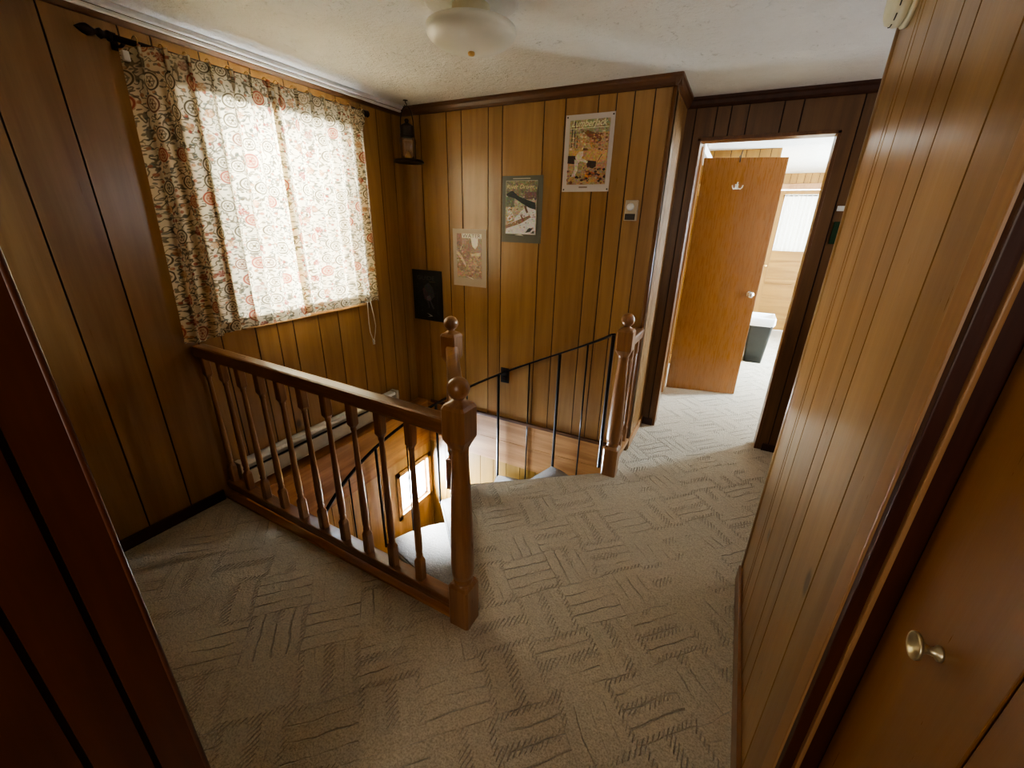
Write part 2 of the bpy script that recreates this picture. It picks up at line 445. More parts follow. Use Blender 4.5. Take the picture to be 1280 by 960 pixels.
plank_wall('wall_right', 'x', RX, -1, -4.3, RY, 0, H, [-3.8, -3.3, -1.768, -1.565, -1.469, -1.26, -1.15, -1.115], PM, .1, [CLO])
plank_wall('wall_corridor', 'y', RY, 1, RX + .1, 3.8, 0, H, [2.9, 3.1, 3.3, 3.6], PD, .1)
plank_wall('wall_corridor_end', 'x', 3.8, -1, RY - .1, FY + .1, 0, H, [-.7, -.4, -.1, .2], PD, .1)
plank_wall('wall_partition', 'x', 1.72, 1, -4.3, -2.563, 0, H, [-3.9, -3.6, -3.3, -3.05, -2.9, -2.78, -2.667, -2.6135], [M['panel_red'], M['groove']], .1)
plank_wall('wall_closet', 'x', 3.3, -1, -4.3, RY - .05, 0, H, [-3.5, -2.5, -1.8], PD, .1)
plank_wall('wall_closet_side', 'y', -3.0, 1, RX + .05, 3.4, 0, H, [2.9, 3.1], PD, .1)
plank_wall('wall_front', 'y', -2.6, 1, -.1, 1.62, 0, H, [.2, .5, .7, 1.0, 1.3], PM, .1)
plank_wall('wall_behind', 'y', -4.3, 1, 1.6, 2.75, 0, H, [1.9, 2.1, 2.4], PD, .1)

bm = B(); box(bm, (-.15, -4.5, H), (4.8, 5.3, H + .1)); struct('ceiling', bm, M['ceiling'])
bm = B()
prism(bm, [(0, -4.4), (4.7, -4.4), (4.7, 5.1), (1.1, 5.1), (1.1, .1), (WX - .02, .1), (WX - .02, -.32), (1.862, -.345), (1.075, -.955), (1.615, -1.70), (0, -1.672)], -.24, 0)
tube(bm, [(1.07, -.957, -.012), (1.86, -.345, -.012)], .013, 8)
tube(bm, [(1.065, -.955, -.012), (1.61, -1.70, -.012)], .013, 8)
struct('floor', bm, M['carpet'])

# mouldings and baseboards
def crown(name, a, b, nx, ny, mat):
    """simple two-step crown along a->b on a wall whose inward normal is (nx, ny)"""
    bm = B(); prof = [(0, 0), (.034, 0), (.034, -.014), (.026, -.022), (.020, -.040), (.010, -.052), (0, -.055)]
    ra = [bm.verts.new((a[0] + nx * p, a[1] + ny * p, H + q)) for p, q in prof]
    rb = [bm.verts.new((b[0] + nx * p, b[1] + ny * p, H + q)) for p, q in prof]
    n = len(prof)
    for i in range(n): bm.faces.new((ra[i], ra[(i + 1) % n], rb[(i + 1) % n], rb[i]))
    bm.faces.new(ra); bm.faces.new(rb)
    return struct(name, bm, mat)
crown('trim_1', (0, 0), (WX + .03, 0), 0, -1, M['trim'])
crown('trim_2', (WX, -.03), (WX, FY), 1, 0, M['trim_y'])
crown('trim_3', (WX, FY), (3.8, FY), 0, -1, M['trim_dk'])
crown('trim_4', (0, -2.6), (0, 0), 1, 0, M['trim_y'])
bm = B()                                                        # two white strips above the left crown
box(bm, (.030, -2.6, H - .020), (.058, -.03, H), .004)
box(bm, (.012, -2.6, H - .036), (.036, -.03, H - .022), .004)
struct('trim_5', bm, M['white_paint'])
bm = B(); lathe(bm, [(.013, 0), (.013, H - .05)], (WX - .004, .004, 0), 16); struct('trim_6', bm, M['trim_z'])
bm = B(); box(bm, (.15, -.016, -.006), (WX - .02, .0, .022), .005); struct('trim_7', bm, M['trim'])
bm = B(); box(bm, (0, -2.6, 0), (.014, -1.70, .062), .003); struct('baseboard_left', bm, M['trim_dk'])
bm = B(); box(bm, (WX, .02, 0), (WX + .013, FY, .065), .003); struct('baseboard_return', bm, M['casing'])
bm = B(); box(bm, (WX + .013, FY - .013, 0), (D1[0] - .005, FY, .055), .003); struct('baseboard_hall', bm, M['trim_dk'])
bm = B(); box(bm, (D1[1] + .03, FY - .013, 0), (3.8, FY, .055), .003); struct('baseboard_corridor', bm, M['trim_dk'])
bm = B(); box(bm, (RX - .014, -1.93, 0), (RX, RY + .004, .085), .003); struct('baseboard_right', bm, M['oak_y'])
bm = B(); lathe(bm, [(.011, 0), (.011, H)], (RX + .004, RY - .004, 0), 14); struct('trim_8', bm, M['panel'])
# doorway lining in the hall wall
bm = B()
box(bm, (D1[0] - .004, FY - .004, 0), (D1[0] + .014, FY + .104, D1[3]), .002)
box(bm, (D1[1] - .014, FY - .004, 0), (D1[1] + .004, FY + .104, D1[3]), .002)
box(bm, (D1[0] - .004, FY - .004, D1[3] - .016), (D1[1] + .004, FY + .104, D1[3] + .004), .002)
struct('trim_9', bm, M['trim_z'])
bm = B(); lathe(bm, [(.004, 0), (.004, H)], (1.7175, -2.5655, 0), 10); struct('trim_10', bm, M['panel_red'])

# ------------------------------------------------------------------ upper window
def window(name, x0, x1, y0, y1, z0, z1, rail=None, frame=.035):
    bm = B()
    box(bm, (x0, y0, z0), (x1, y0 + frame, z1)); box(bm, (x0, y1 - frame, z0), (x1, y1, z1))
    box(bm, (x0, y0, z0), (x1, y1, z0 + frame)); box(bm, (x0, y0, z1 - frame), (x1, y1, z1))
    if rail: box(bm, (x0, y0, rail - .018), (x1, y1, rail + .018))
    o = struct(name, bm, M['white_paint'])
    xm = (x0 + x1) / 2
    bm = B(); box(bm, (xm - .002, y0 + frame * .8, z0 + frame * .8), (xm + .002, y1 - frame * .8, z1 - frame * .8))
    obj('window_pane', bm, M['pane'], o)
    return o
w1 = window('window_1', -.085, -.045, *WIN, rail=1.47)
bm = B(); box(bm, (-.10, WIN[0] - .04, WIN[2] - .035), (.045, WIN[1] + .04, WIN[2] - .008), .004); obj('window_sill', bm, M['casing'], w1)
bm = B()
for y in (WIN[0], WIN[1]): box(bm, (-.1, y - .006, WIN[2]), (.0, y + .006, WIN[3]))
box(bm, (-.1, WIN[0], WIN[3] - .006), (0, WIN[1], WIN[3] + .006))
obj('window_lining', bm, M['casing'], w1)

# ------------------------------------------------------------------ stairwell below
LZ = -2.57
LW = (-.455, -.035, -.985, -.545)
def ledge(bm):
    pass
bm = B()
def cell_wall(bm, x0, x1, segs, tone=None):
    pass
# left stairwell wall: two pine boards, then planks, with the window
plank_wall('wall_stair_left', 'x', .105, 1, -3.2, .1, LZ, -.41, [-3.0, -2.8, -2.6, -2.4, -2.2, -2.0, -1.82, -1.64, -1.46, -1.30, -1.12, -.96, -.80, -.64, -.02], [M['pine_z'], M['groove']], .1, [LW], .005, .004)
bm = B()
box(bm, (-.1, -1.66, -.165), (.109, .1, 0), .003, .55); box(bm, (-.1, -1.9, -.42), (.107, .1, -.164), .003, .3)
struct('trim_11', bm, M['pine_y'])
plank_wall('wall_stair_back', 'y', 0, -1, .05, 3.2, LZ, -.41, [.28, .40, .53, .66, .79, .92, 1.05, 1.19, 1.33, 1.47, 1.6, 1.75, 1.9, 2.1, 2.3, 2.5, 2.8], [M['pine_yel'], M['groove']], .1, (), .005, .004)
bm = B(); box(bm, (.05, -.003, -.20), (1.868, .1, 0), .003, .75); box(bm, (.05, -.002, -.41), (1.868, .1, -.202), .003, .45); box(bm, (1.87, .0, -.41), (3.2, .1, -.242))
struct('trim_12', bm, M['pine_x'])
plank_wall('wall_stair_right', 'x', 3.2, -1, -3.2, .1, LZ, -.24, [-2.8, -2.4, -2.0, -1.6, -1.2, -.8, -.4], [M['pine_z'], M['groove']], .1)
plank_wall('wall_stair_front', 'y', -3.2, 1, .05, 3.2, LZ, -.24, [.5, 1, 1.5, 2, 2.5], [M['pine_z'], M['groove']], .1)
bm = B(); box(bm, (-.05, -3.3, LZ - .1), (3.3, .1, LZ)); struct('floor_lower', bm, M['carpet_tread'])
w2 = window('window_2', .02, .06, *LW, frame=.02)
bm = B()
for y in (LW[0], LW[1]): box(bm, (.100, y - .022, LW[2] - .022), (.116, y + .022, LW[3] + .022), .002)
for z in (LW[2], LW[3]): box(bm, (.100, LW[0] - .022, z - .022), (.116, LW[1] + .022, z + .022), .002)
obj('window_casing', bm, M['pine_z'], w2)
bm = B(); box(bm, (.005, -1.715, -.03), (1.58, -1.672, .010), .006)     # pine nosing at the edge of the carpet
for v in bm.verts: v.co.y += .014 * (1 - v.co.x / 1.6) * 1.6
struct('trim_13', bm, M['pine_x'])
bm = B(); box(bm, (.11, -1.69, -.235), (1.6, -1.672, -.03)); struct('trim_14', bm, M['pine_x'])

# ------------------------------------------------------------------ balustrades
def newel_secs(k=1.0):
    w = .045
    return [(0, w, 1), (.188, w, 1), (.200, w - .006, .9), (.206, .036, 0), (.213, .0385, 0), (.222, .0385, 0), (.229, .034, 0), (.236, .0405, 0),
            (.26, .043, 0), (.33, .0435, 0), (.44, .0415, 0), (.55, .038, 0), (.66, .0335, 0), (.74, .030, 0), (.775, .0285, 0), (.785, .031, 0), (.792, .030, .1),
            (.806, .034, .55), (.835, w, 1), (.945, w, 1), (.957, w - .007, 1), (.966, .026, .1), (.972, .018, 0), (.976, .016, 0)]
def ball_bm(x, y):
    bm = B(); r = .0375; pr = [(.015, .972)]
    for i in range(1, 15):
        a = -PI / 2 + PI * (.12 + .88 * i / 14); pr.append((max(r * math.cos(a), 0) if i < 14 else 0, 1.010 + r * math.sin(a)))
    lathe(bm, pr, (x, y, 0), 28); return bm
def newel(root, x, y, rot=0.0):
    bm = B(); loft(bm, newel_secs(), (x, y), rot); o = part('newel_post', bm, M['oak'], root)
    o2 = part('ball_finial', ball_bm(x, y), M['oak'], o); return o
def baluster_secs(z0, z1):
    h = .0175
    return [(z0, h, 1), (z0 + .10, h, 1), (z0 + .118, .012, .1), (z0 + .124, .0145, 0), (z0 + .131, .0145, 0), (z0 + .137, .0115, 0), (z0 + .15, .0145, 0), (z0 + .20, .0155, 0),
            (z0 + .32, .0138, 0), (z0 + .45, .0115, 0), (z1 - .13, .0098, 0), (z1 - .122, .0125, 0), (z1 - .114, .011, .1), (z1 - .098, h, 1), (z1, h, 1)]

N1 = (1.627, -1.688); N2 = (1.08, -.96); N3 = (1.858, -.345)
def ry(x): return -1.640 - .048 * x / 1.627
rail1 = thing('wooden_balustrade', 'long oak balustrade from the window wall to the two ball-topped posts at the landing corner', 'railing', (.8, -1.67, 0))
bm = B(); bar(bm, (0.001, ry(0), .868), (1.585, ry(1.585), .868), .062, .058, bev=.012); part('handrail', bm, M['oak_x'], rail1)
bm = B(); bar(bm, (0.001, ry(0), .083), (1.585, ry(1.585), .083), .060, .032, bev=.006)
bar(bm, (0.001, ry(0), .055), (1.585, ry(1.585), .055), .044, .028, bev=.003); part('bottom_rail', bm, M['oak_x'], rail1)
for k in range(10):
    x = .034 + .1525 * k
    bm = B(); loft(bm, baluster_secs(.097, .842), (x, ry(x)), -.03, 24); part('baluster', bm, M['oak'], rail1)
newel(rail1, *N1)
d = Vector((N2[0] - N1[0], N2[1] - N1[1], 0)).normalized()
bm = B(); bar(bm, Vector((*N1, .868)) + d * .05, Vector((*N2, .868)) - d * .03, .062, .058, bev=.012); part('handrail', bm, M['oak_y'], rail1)
bm = B(); bar(bm, Vector((*N1, .083)) + d * .05, Vector((*N2, .083)) - d * .03, .050, .032, bev=.006); part('bottom_rail', bm, M['oak_y'], rail1)
newel(rail1, *N2)

rail2 = thing('short_balustrade', 'short oak balustrade beside the hallway, one ball-topped post tied to the wall corner', 'railing', (N3[0], N3[1], 0))
newel(rail2, *N3)
bm = B(); bar(bm, (N3[0] + .004, N3[1] + .04, .868), (1.868, -.001, .868), .062, .058, bev=.012); part('handrail', bm, M['oak_y'], rail2)
bm = B(); bar(bm, (N3[0] + .004, N3[1] + .04, .083), (1.868, -.001, .083), .055, .034, bev=.006); part('bottom_rail', bm, M['casing'], rail2)
for y in (-.185, -.045):
    bm = B(); loft(bm, baluster_secs(.097, .842), (1.865, y), 0, 24); part('baluster', bm, M['oak'], rail2)

# ------------------------------------------------------------------ spiral staircase
sp = thing('spiral_staircase', 'spiral staircase with carpeted wedge treads and thin black metal railing', 'staircase', (N2[0], N2[1], LZ))
A0, DA, RS, TR = math.radians(42.76), math.radians(15.2567), .952, .257
def sp_pt(k, r, z): a = A0 + DA * k; return (N2[0] + r * math.cos(a), N2[1] + r * math.sin(a), z)
bm = B(); lathe(bm, [(.036, LZ), (.036, -.03), (.032, -.001)], (N2[0], N2[1], 0), 24); part('center_pole', bm, M['oak'], sp)
for j in range(1, 10):
    z = -TR * j
    poly = [sp_pt(2 * (j - 1) - .35, .045, 0)[:2]] + [sp_pt(2 * (j - 1) - .35 + (2.35) * q / 6, .938, 0)[:2] for q in range(7)] + [sp_pt(2 * j, .045, 0)[:2]]
    bm = B(); prism(bm, poly, z - .055, z)
    bmesh.ops.bevel(bm, geom=[e for e in bm.edges], offset=.012, segments=3, affect='EDGES')
    for f in bm.faces: f.smooth = True
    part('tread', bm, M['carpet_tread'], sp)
bm = B(); pts = [Vector(sp_pt(k / 3, RS, .909 - .12857 * k / 3)) for k in range(0, 56)]
for a, b in zip(pts, pts[1:]): bar(bm, a, b + (b - a) * .02, .026, .010)
part('metal_handrail', bm, M['black_metal'], sp)
for k in range(0, 19):
    top = .904 - .12857 * k
    bm = B()
    if k % 2 == 0:
        zb = -TR * (k // 2) - (.05 if k else 0.0); w = .010; rr = RS
        a = A0 + DA * k
        loft(bm, [(zb, w, 1), (top, w, 1)], sp_pt(k, rr, 0)[:2], a, 8)
        if k: bar(bm, sp_pt(k, .925, zb + .02), sp_pt(k, RS, zb + .02), .018, .012)
    else:
        zb = -TR * ((k + 1) // 2) - .04
        loft(bm, [(zb, .0055, 0), (top, .0055, 0)], sp_pt(k, RS - .002, 0)[:2], 0, 10)
        bar(bm, sp_pt(k, .925, zb + .015), sp_pt(k, RS, zb + .015), .012, .010)
    part('metal_baluster', bm, M['black_metal'], sp)

# ------------------------------------------------------------------ baseboard heater
ht = thing('baseboard_heater', 'long beige baseboard heater on the ledge under the curtained window', 'heater', (.03, -.97, .001))
y0, y1 = -1.60, -.345
bm = B(); box(bm, (.001, y0, .005), (.012, y1, .19)); part('back_plate', bm, M['beige_metal'], ht)
bm = B(); box(bm, (.002, y0, .178), (.058, y1, .190), .003); box(bm, (.048, y0, .165), (.060, y1, .182), .003); part('top_cover', bm, M['white_paint'], ht)
bm = B(); box(bm, (.052, y0 + .01, .045), (.062, y1 - .01, .130), .003); part('front_panel', bm, M['heater_front'], ht)
for y in (y0 - .012, y1):
    bm = B(); box(bm, (.001, y, .001), (.066, y + .03, .196), .004); part('end_cap', bm, M['beige_metal'], ht)
bm = B(); box(bm, (.015, y0 + .02, .06), (.045, y1 - .02, .12)); part('heating_element', bm, M['dark_slot'], ht)

# ------------------------------------------------------------------ curtains and rod
def curtain(name, label, y0, y1, yb0, yb1, pleats, seed, zb, return_left=False):
    rnd = random.Random(seed)
    root = thing(name, label, 'curtain', (.06, (y0 + y1) / 2, zb), 'curtain panels on the traverse rod')
    bm = B(); uvl = bm.loops.layers.uv.new('UVMap')
    nu, nv = 150, 60; zt = 2.142; Hh = zt - zb
    amp = [rnd.uniform(.6, 1.3) for _ in range(40)]
    cloth = (y1 - y0) * 1.25
    grid = []
    for j in range(nv + 1):
        v = j / nv; row = []
        hd = max(0, min(1, (v - .90) / .04))
        for i in range(nu + 1):
            u = i / nu
            ya = y0 + (y1 - y0) * u; yb = yb0 + (yb1 - yb0) * u
            y = yb + (ya - yb) * v ** .8
            ph = u * pleats * 2 * PI
            fold = math.sin(ph + .6 * math.sin(2.1 * u * PI + seed) * (1 - v)) * amp[int(u * pleats)] * (.016 + .010 * (1 - v))
            fold += .007 * math.sin(ph * 2.3 + seed + 2 * v) * (1 - v)
            pk = -.5 + abs(((u * pleats) % 1) - .5) * 2                       # pinch pleats in the header
            pinch = max(0, 1 - abs(((u * pleats) % 1) - .5) / .10)
            x = .092 + fold * (1 - hd * .2) * (1 - hd * .55) + hd * pinch * .022
            y += hd * .010 * (math.copysign(1, ((u * pleats) % 1) - .5)) * -1 * max(0, 1 - abs(((u * pleats) % 1) - .5) / .3)
            x += .004 * (1 - v)
            if return_left and u < .16: zz_s = (.16 - u) / .16
            else: zz_s = 0
            if return_left and u < .06: x -= (.06 - u) / .06 * .045
            if not return_left and u > .94: x -= (u - .94) / .06 * .045
            zz = zb + Hh * v + (.006 * math.sin(ph) * (1 - v) ** 3) - hd * .012 * (1 - abs(((u * pleats) % 1) - .5) * 2) * 0
            if v > .97: zz -= .010 * (1 - pinch) * (v - .97) / .03
            zz -= .028 * zz_s * v
            if return_left: zz -= .028 * max(0, 1 - u * 2.6) * (1 - v)
            row.append((bm.verts.new((x, y, zz)), (u * cloth + seed * .37, v * Hh)))
        grid.append(row)
    for j in range(nv):
        for i in range(nu):
            q = [grid[j][i], grid[j][i + 1], grid[j + 1][i + 1], grid[j + 1][i]]
            f = bm.faces.new([a[0] for a in q]); f.smooth = True
            for l, a in zip(f.loops, q): l[uvl].uv = a[1]
    o = part('cloth', bm, M['curtain'], root)
    for k in range(pleats):                                                     # small ring hooks up to the rod
        u = (k + .5) / pleats; y = y0 + (y1 - y0) * u
        bm = B(); tube(bm, [(.084 + .020 * math.cos(a), y, 2.134 + .018 * math.sin(a)) for a in [i * PI / 6 for i in range(13)]], .0022, 6, False)
        part('hook_ring', bm, M['brass'], root)
    return root
curtain('window_curtain', 'left curtain panel printed with brown and rust medallions, reaching down to the railing', -1.665, -1.045, -1.715, -1.035, 7, 3, .952, True)
curtain('window_curtain', 'right curtain panel printed with brown and rust medallions, nearer the corner lantern', -1.075, -.425, -1.06, -.435, 7, 11, .962, False)
rod = thing('curtain_rod', 'dark bronze traverse curtain rod with turned finials and a white pull cord', 'curtain rod', (.075, -1.08, 2.13))
bm = B(); lathe(bm, [(.011, -1.70), (.011, -.43)], (.072, 0, 2.130), 16, 'y'); part('pole', bm, M['dark_bronze'], rod)
def finial(yb, s):
    bm = B(); lathe(bm, [(.012, 0), (.017, s * .004), (.017, s * .012), (.010, s * .016), (.013, s * .026), (.018, s * .034), (.013, s * .042), (.008, s * .048), (.016, s * .062), (.0195, s * .074), (.014, s * .088), (.006, s * .100), (.0, s * .108)], (.072, yb, 2.130), 20, 'y')
    part('finial', bm, M['dark_bronze'], rod)
finial(-1.69, -1); finial(-.43, .45)
for y in (-1.655, -.445):
    bm = B(); box(bm, (.0005, y - .012, 2.105), (.006, y + .012, 2.165), .001); tube(bm, [(.004, y, 2.118), (.05, y, 2.112), (.072, y, 2.119)], .006, 8)
    part('bracket', bm, M['dark_bronze'], rod)
bm = B(); box(bm, (.080, -1.678, 2.058), (.098, -1.655, 2.092), .004); part('pulley_tag', bm, M['white_plastic'], rod)['label'] = 'white plastic end pulley'
bm = B(); box(bm, (.085, -1.085, 2.075), (.100, -1.055, 2.10), .004); box(bm, (.09, -1.10, 2.045), (.104, -1.075, 2.062), .003); part('master_carrier', bm, M['white_plastic'], rod)
bm = B()
loop = [(.045, -.535, 2.10), (.045, -.535, 1.4), (.046, -.532, .96), (.048, -.540, .80), (.05, -.538, .73), (.05, -.520, .675), (.05, -.505, .672), (.05, -.49, .72), (.05, -.480, .77), (.048, -.488, .85), (.046, -.505, .96), (.045, -.515, 1.4), (.045, -.515, 2.10)]
tube(bm, loop, .0028, 8); cord = part('pull_cord', bm, M['wht_cord'], rod)
bm = B(); lathe(bm, [(.0, .675), (.008, .67), (.010, .655), (.007, .648), (.009, .635), (.0, .633)], (.05, -.513, 0), 12); part('cord_weight', bm, M['white_plastic'], cord)

# ------------------------------------------------------------------ hanging lantern
hk = thing('ceiling_hook', 'small dark metal hook screwed into the ceiling above the lantern', 'hook', (.18, -.15, H))
bm = B(); lathe(bm, [(.016, H - .003), (.016, H - .0005)], (.18, -.15, 0), 14)
tube(bm, [(.18, -.15, H - .002), (.18, -.15, H - .016)] + [(.18 + .009 * math.sin(a), -.15, H - .026 + .010 * math.cos(a)) for a in [i * PI / 8 for i in range(0, 13)]], .0028, 8)
part('hook_wire', bm, M['dark_bronze'], hk)
ln = thing('hanging_lantern', 'old glass lantern with dark metal cap hanging in the corner beside the curtain', 'lantern', (.18, -.15, 1.88))
cx, cy = .18, -.15
bm = B(); tube(bm, [(cx - .058, cy, 1.893), (cx - .060, cy, 2.0), (cx - .058, cy, 2.08)] + [(cx - .056 * math.cos(a), cy, 2.10 + .116 * math.sin(a)) for a in [i * PI / 14 for i in range(15)]] + [(cx + .058, cy, 2.08), (cx + .060, cy, 2.0), (cx + .058, cy, 1.893)], .0034, 8); part('bail_handle', bm, M['dark_bronze'], ln)
bm = B(); lathe(bm, [(.047, 2.035), (.050, 2.045), (.047, 2.052), (.047, 2.092), (.050, 2.096), (.034, 2.108), (.012, 2.118), (.012, 2.126), (.016, 2.132), (.010, 2.142), (.0, 2.144)], (cx, cy, 0), 24); part('cap', bm, M['dark_bronze'], ln)
bm = B(); lathe(bm, [(.050, 1.900), (.052, 1.93), (.053, 1.98), (.058, 2.005), (.056, 2.02), (.045, 2.036), (.044, 2.034), (.053, 2.018), (.054, 2.003), (.050, 1.98), (.049, 1.93), (.047, 1.902)], (cx, cy, 0), 28); part('glass_chimney', bm, M['lantern_glass'], ln)
bm = B(); lathe(bm, [(.0, 1.886), (.094, 1.884), (.103, 1.878), (.105, 1.882), (.097, 1.895), (.060, 1.900), (.0, 1.900)], (cx, cy, 0), 32); part('base_tray', bm, M['dark_bronze'], ln)
bm = B(); lathe(bm, [(.022, 1.898), (.026, 1.92), (.016, 1.935), (.010, 1.95), (.0, 1.952)], (cx, cy, 0), 20); part('burner', bm, M['brass'], ln)

# ------------------------------------------------------------------ posters
font = None
def lettering(txt, size, shear=0.0, width=None):
    cu = bpy.data.curves.new('lettering', 'FONT'); cu.body = txt; cu.size = size; cu.shear = shear; cu.align_x = 'LEFT'; cu.extrude = 0; cu.resolution_u = 3
    o = bpy.data.objects.new('tmp_text', cu); C.objects.link(o); bpy.context.view_layer.update()
    me = bpy.data.meshes.new_from_object(o.evaluated_get(bpy.context.evaluated_depsgraph_get()))
    bpy.data.objects.remove(o)
    bm = B(); bm.from_mesh(me); bpy.data.meshes.remove(me)
    xs = [v.co.x for v in bm.verts]
    if width:
        k = width / (max(xs) - min(xs)); x0 = min(xs)
        for v in bm.verts: v.co.x = (v.co.x - x0) * k
    return bm
def poster(name, label, x0, x1, z0, z1, edge, art_rect, polys, tilt=0.0, border_line=None):
    cx, cz = (x0 + x1) / 2, (z0 + z1) / 2
    root = thing(name, label, 'poster', (cx, -.002, cz), 'posters climbing the stair wall')
    root.rotation_euler.y = tilt
    W, Hh = x1 - x0, z1 - z0
    bm = B(); n = 8
    vs = [[bm.verts.new((-W / 2 + W * i / n, -.0012 - .0025 * (abs(i / n - .5) * 2) ** 4 * (1 if j in (0, 8) else .3), -Hh / 2 + Hh * j / n)) for i in range(n + 1)] for j in range(n + 1)]
    for j in range(n):
        for i in range(n): bm.faces.new((vs[j][i], vs[j][i + 1], vs[j + 1][i + 1], vs[j + 1][i])).smooth = True
    obj('paper_sheet', bm, edge, root)
    u0, u1, v0, v1 = art_rect
    bm = B(); cl = bm.loops.layers.float_color.new('ink')
    ax = lambda u: -W / 2 + W * (u0 + (u1 - u0) * u); az = lambda v: -Hh / 2 + Hh * (v0 + (v1 - v0) * v)
    for li, (col, pts) in enumerate(polys):
        pts = [(min(1, max(0, a)), min(1, max(0, b))) for a, b in pts]
        try: f = bm.faces.new([bm.verts.new((ax(a), -.0045 - .00004 * li, az(b))) for a, b in pts])
        except ValueError: continue
        for l in f.loops: l[cl] = (*col, 1)
    obj('picture', bm, M['print'], root, recalc=False)
    return root, ax, az
def title(root, bm, x, z, mat, y=-.0135, name='title_lettering'):
    for v in bm.verts: v.co = Vector((x + v.co.x, y, z + v.co.y))
    return obj(name, bm, mat, root, recalc=False)
def rect(a, b, c, d): return [(a, c), (b, c), (b, d), (a, d)]
def blobs(rnd, n, a, b, c, d, cols, smin=.015, smax=.05):
    out = []
    for _ in range(n):
        x, y = rnd.uniform(a, b), rnd.uniform(c, d); s = rnd.uniform(smin, smax); k = rnd.randint(3, 6); r0 = rnd.random() * 6.28; e = rnd.uniform(.4, 1)
        col = rnd.choice(cols); m = rnd.uniform(.8, 1.15)
        out.append((tuple(min(1, q * m) for q in col), [(x + s * math.cos(r0 + 6.283 * i / k), y + s * e * .6 * math.sin(r0 + 6.283 * i / k)) for i in range(k)]))
    return out
rp = random.Random(5)
tan, brn, dkb, cream, olive = (.52, .30, .14), (.22, .10, .05), (.06, .035, .025), (.72, .58, .38), (.22, .20, .10)
# lumberjack poster: bent man in white by a fire, great sawn logs behind
P = [((.50, .36, .20), rect(0, 1, 0, 1)), ((.36, .34, .20), rect(0, 1, .80, 1))]
P += [(dkb if i % 2 else (.42, .36, .25), rect(.02 + .035 * i, .04 + .035 * i, .58, .98)) for i in range(7)]
P += blobs(rp, 70, 0, 1, .78, 1, [olive, (.40, .40, .24), (.55, .52, .36), (.30, .24, .14)])
P += blobs(rp, 60, .05, .6, .55, .80, [cream, tan, (.40, .26, .14), (.62, .46, .28)])
P += [(brn, [(.38, .80), (.46, .84), (.84, .74), (.80, .63), (.60, .68)]), (tan, [(.50, .70), (.56, .73), (.74, .57), (.70, .54), (.58, .57)])]
P += blobs(rp, 50, .6, 1, .52, .8, [(.45, .22, .12), tan, (.62, .42, .28), brn])
P += [((.62, .40, .18), [(.05, .53), (.60, .56), (.86, .52), (.86, .34), (.60, .36), (.05, .46)]), (dkb, [(.0, .46), (.30, .45), (.30, .32), (.0, .34)]), (dkb, [(.48, .38), (.74, .36), (.74, .24), (.52, .27)]),
      ((.66, .43, .20), [(.76, .33), (.98, .38), (1, .52), (.90, .54), (.76, .44)]), (brn, [(.74, .32), (.76, .33), (.88, .46), (.86, .47)]), ((.55, .30, .20), [(.74, .22), (.98, .24), (.96, .33), (.76, .31)])]
P += blobs(rp, 90, 0, 1, 0, .27, [dkb, brn, tan, (.35, .20, .15), (.5, .4, .3)], .02, .06)
P += [((.50, .12, .06), [(.46, .10), (.66, .12), (.74, .18), (.60, .20), (.50, .17)]), ((.90, .42, .10), [(.48, .10), (.52, .24), (.57, .10)]), ((.58, .36, .15), [(.52, .02), (.80, .04), (.76, .09), (.56, .09)])] + blobs(rp, 40, .4, 1, .02, .24, [brn, (.5, .22, .1), dkb, tan], .02, .05)
P += [((.70, .63, .50), [(.20, .44), (.30, .52), (.40, .52), (.42, .46), (.36, .42), (.54, .36), (.52, .33), (.34, .37), (.30, .34), (.22, .39)]), ((.60, .55, .45), [(.18, .40), (.30, .36), (.28, .22), (.22, .12), (.12, .12), (.20, .24)]),
      ((.50, .33, .20), [(.40, .50), (.46, .52), (.50, .48), (.46, .43), (.41, .45)]), (brn, [(.38, .53), (.40, .57), (.50, .56), (.53, .53), (.46, .53)]), (tan, [(.10, .06), (.24, .10), (.22, .13), (.10, .10)])]
r4, ax, az = poster('wall_poster', 'highest poster, pale lilac border, man in white bending by a fire among sawn logs', 1.277, 1.576, 1.694, 2.107, sheet('lilac_poster_paper', (.56, .51, .50)), (.10, .915, .095, .93), P)
bm = lettering('LumberJack', .05, .35, .215); title(r4, bm, ax(.06), az(.895), sheet('cream_title_ink', (.85, .82, .55)))
bm = B(); box(bm, (ax(.02), -.0136, az(.866)), (ax(.99), -.0131, az(.873))); obj('title_underline', bm, sheet('cream_rule_ink', (.85, .82, .55)), r4)
bm = B(); box(bm, (ax(.33), -.0046, az(-.055)), (ax(.55), -.0044, az(-.03))); obj('maker_mark', bm, sheet('brown_mark_ink', (.25, .18, .14)), r4)
for sx in (-1, 1):
    for sz in (-1, 1):
        bm = B(); lathe(bm, [(.0, -.006), (.004, -.005), (.0045, -.003), (.002, 0)], (sx * .138, 0, sz * .194), 10, 'y'); obj('tack', bm, M['dark_bronze'], r4)
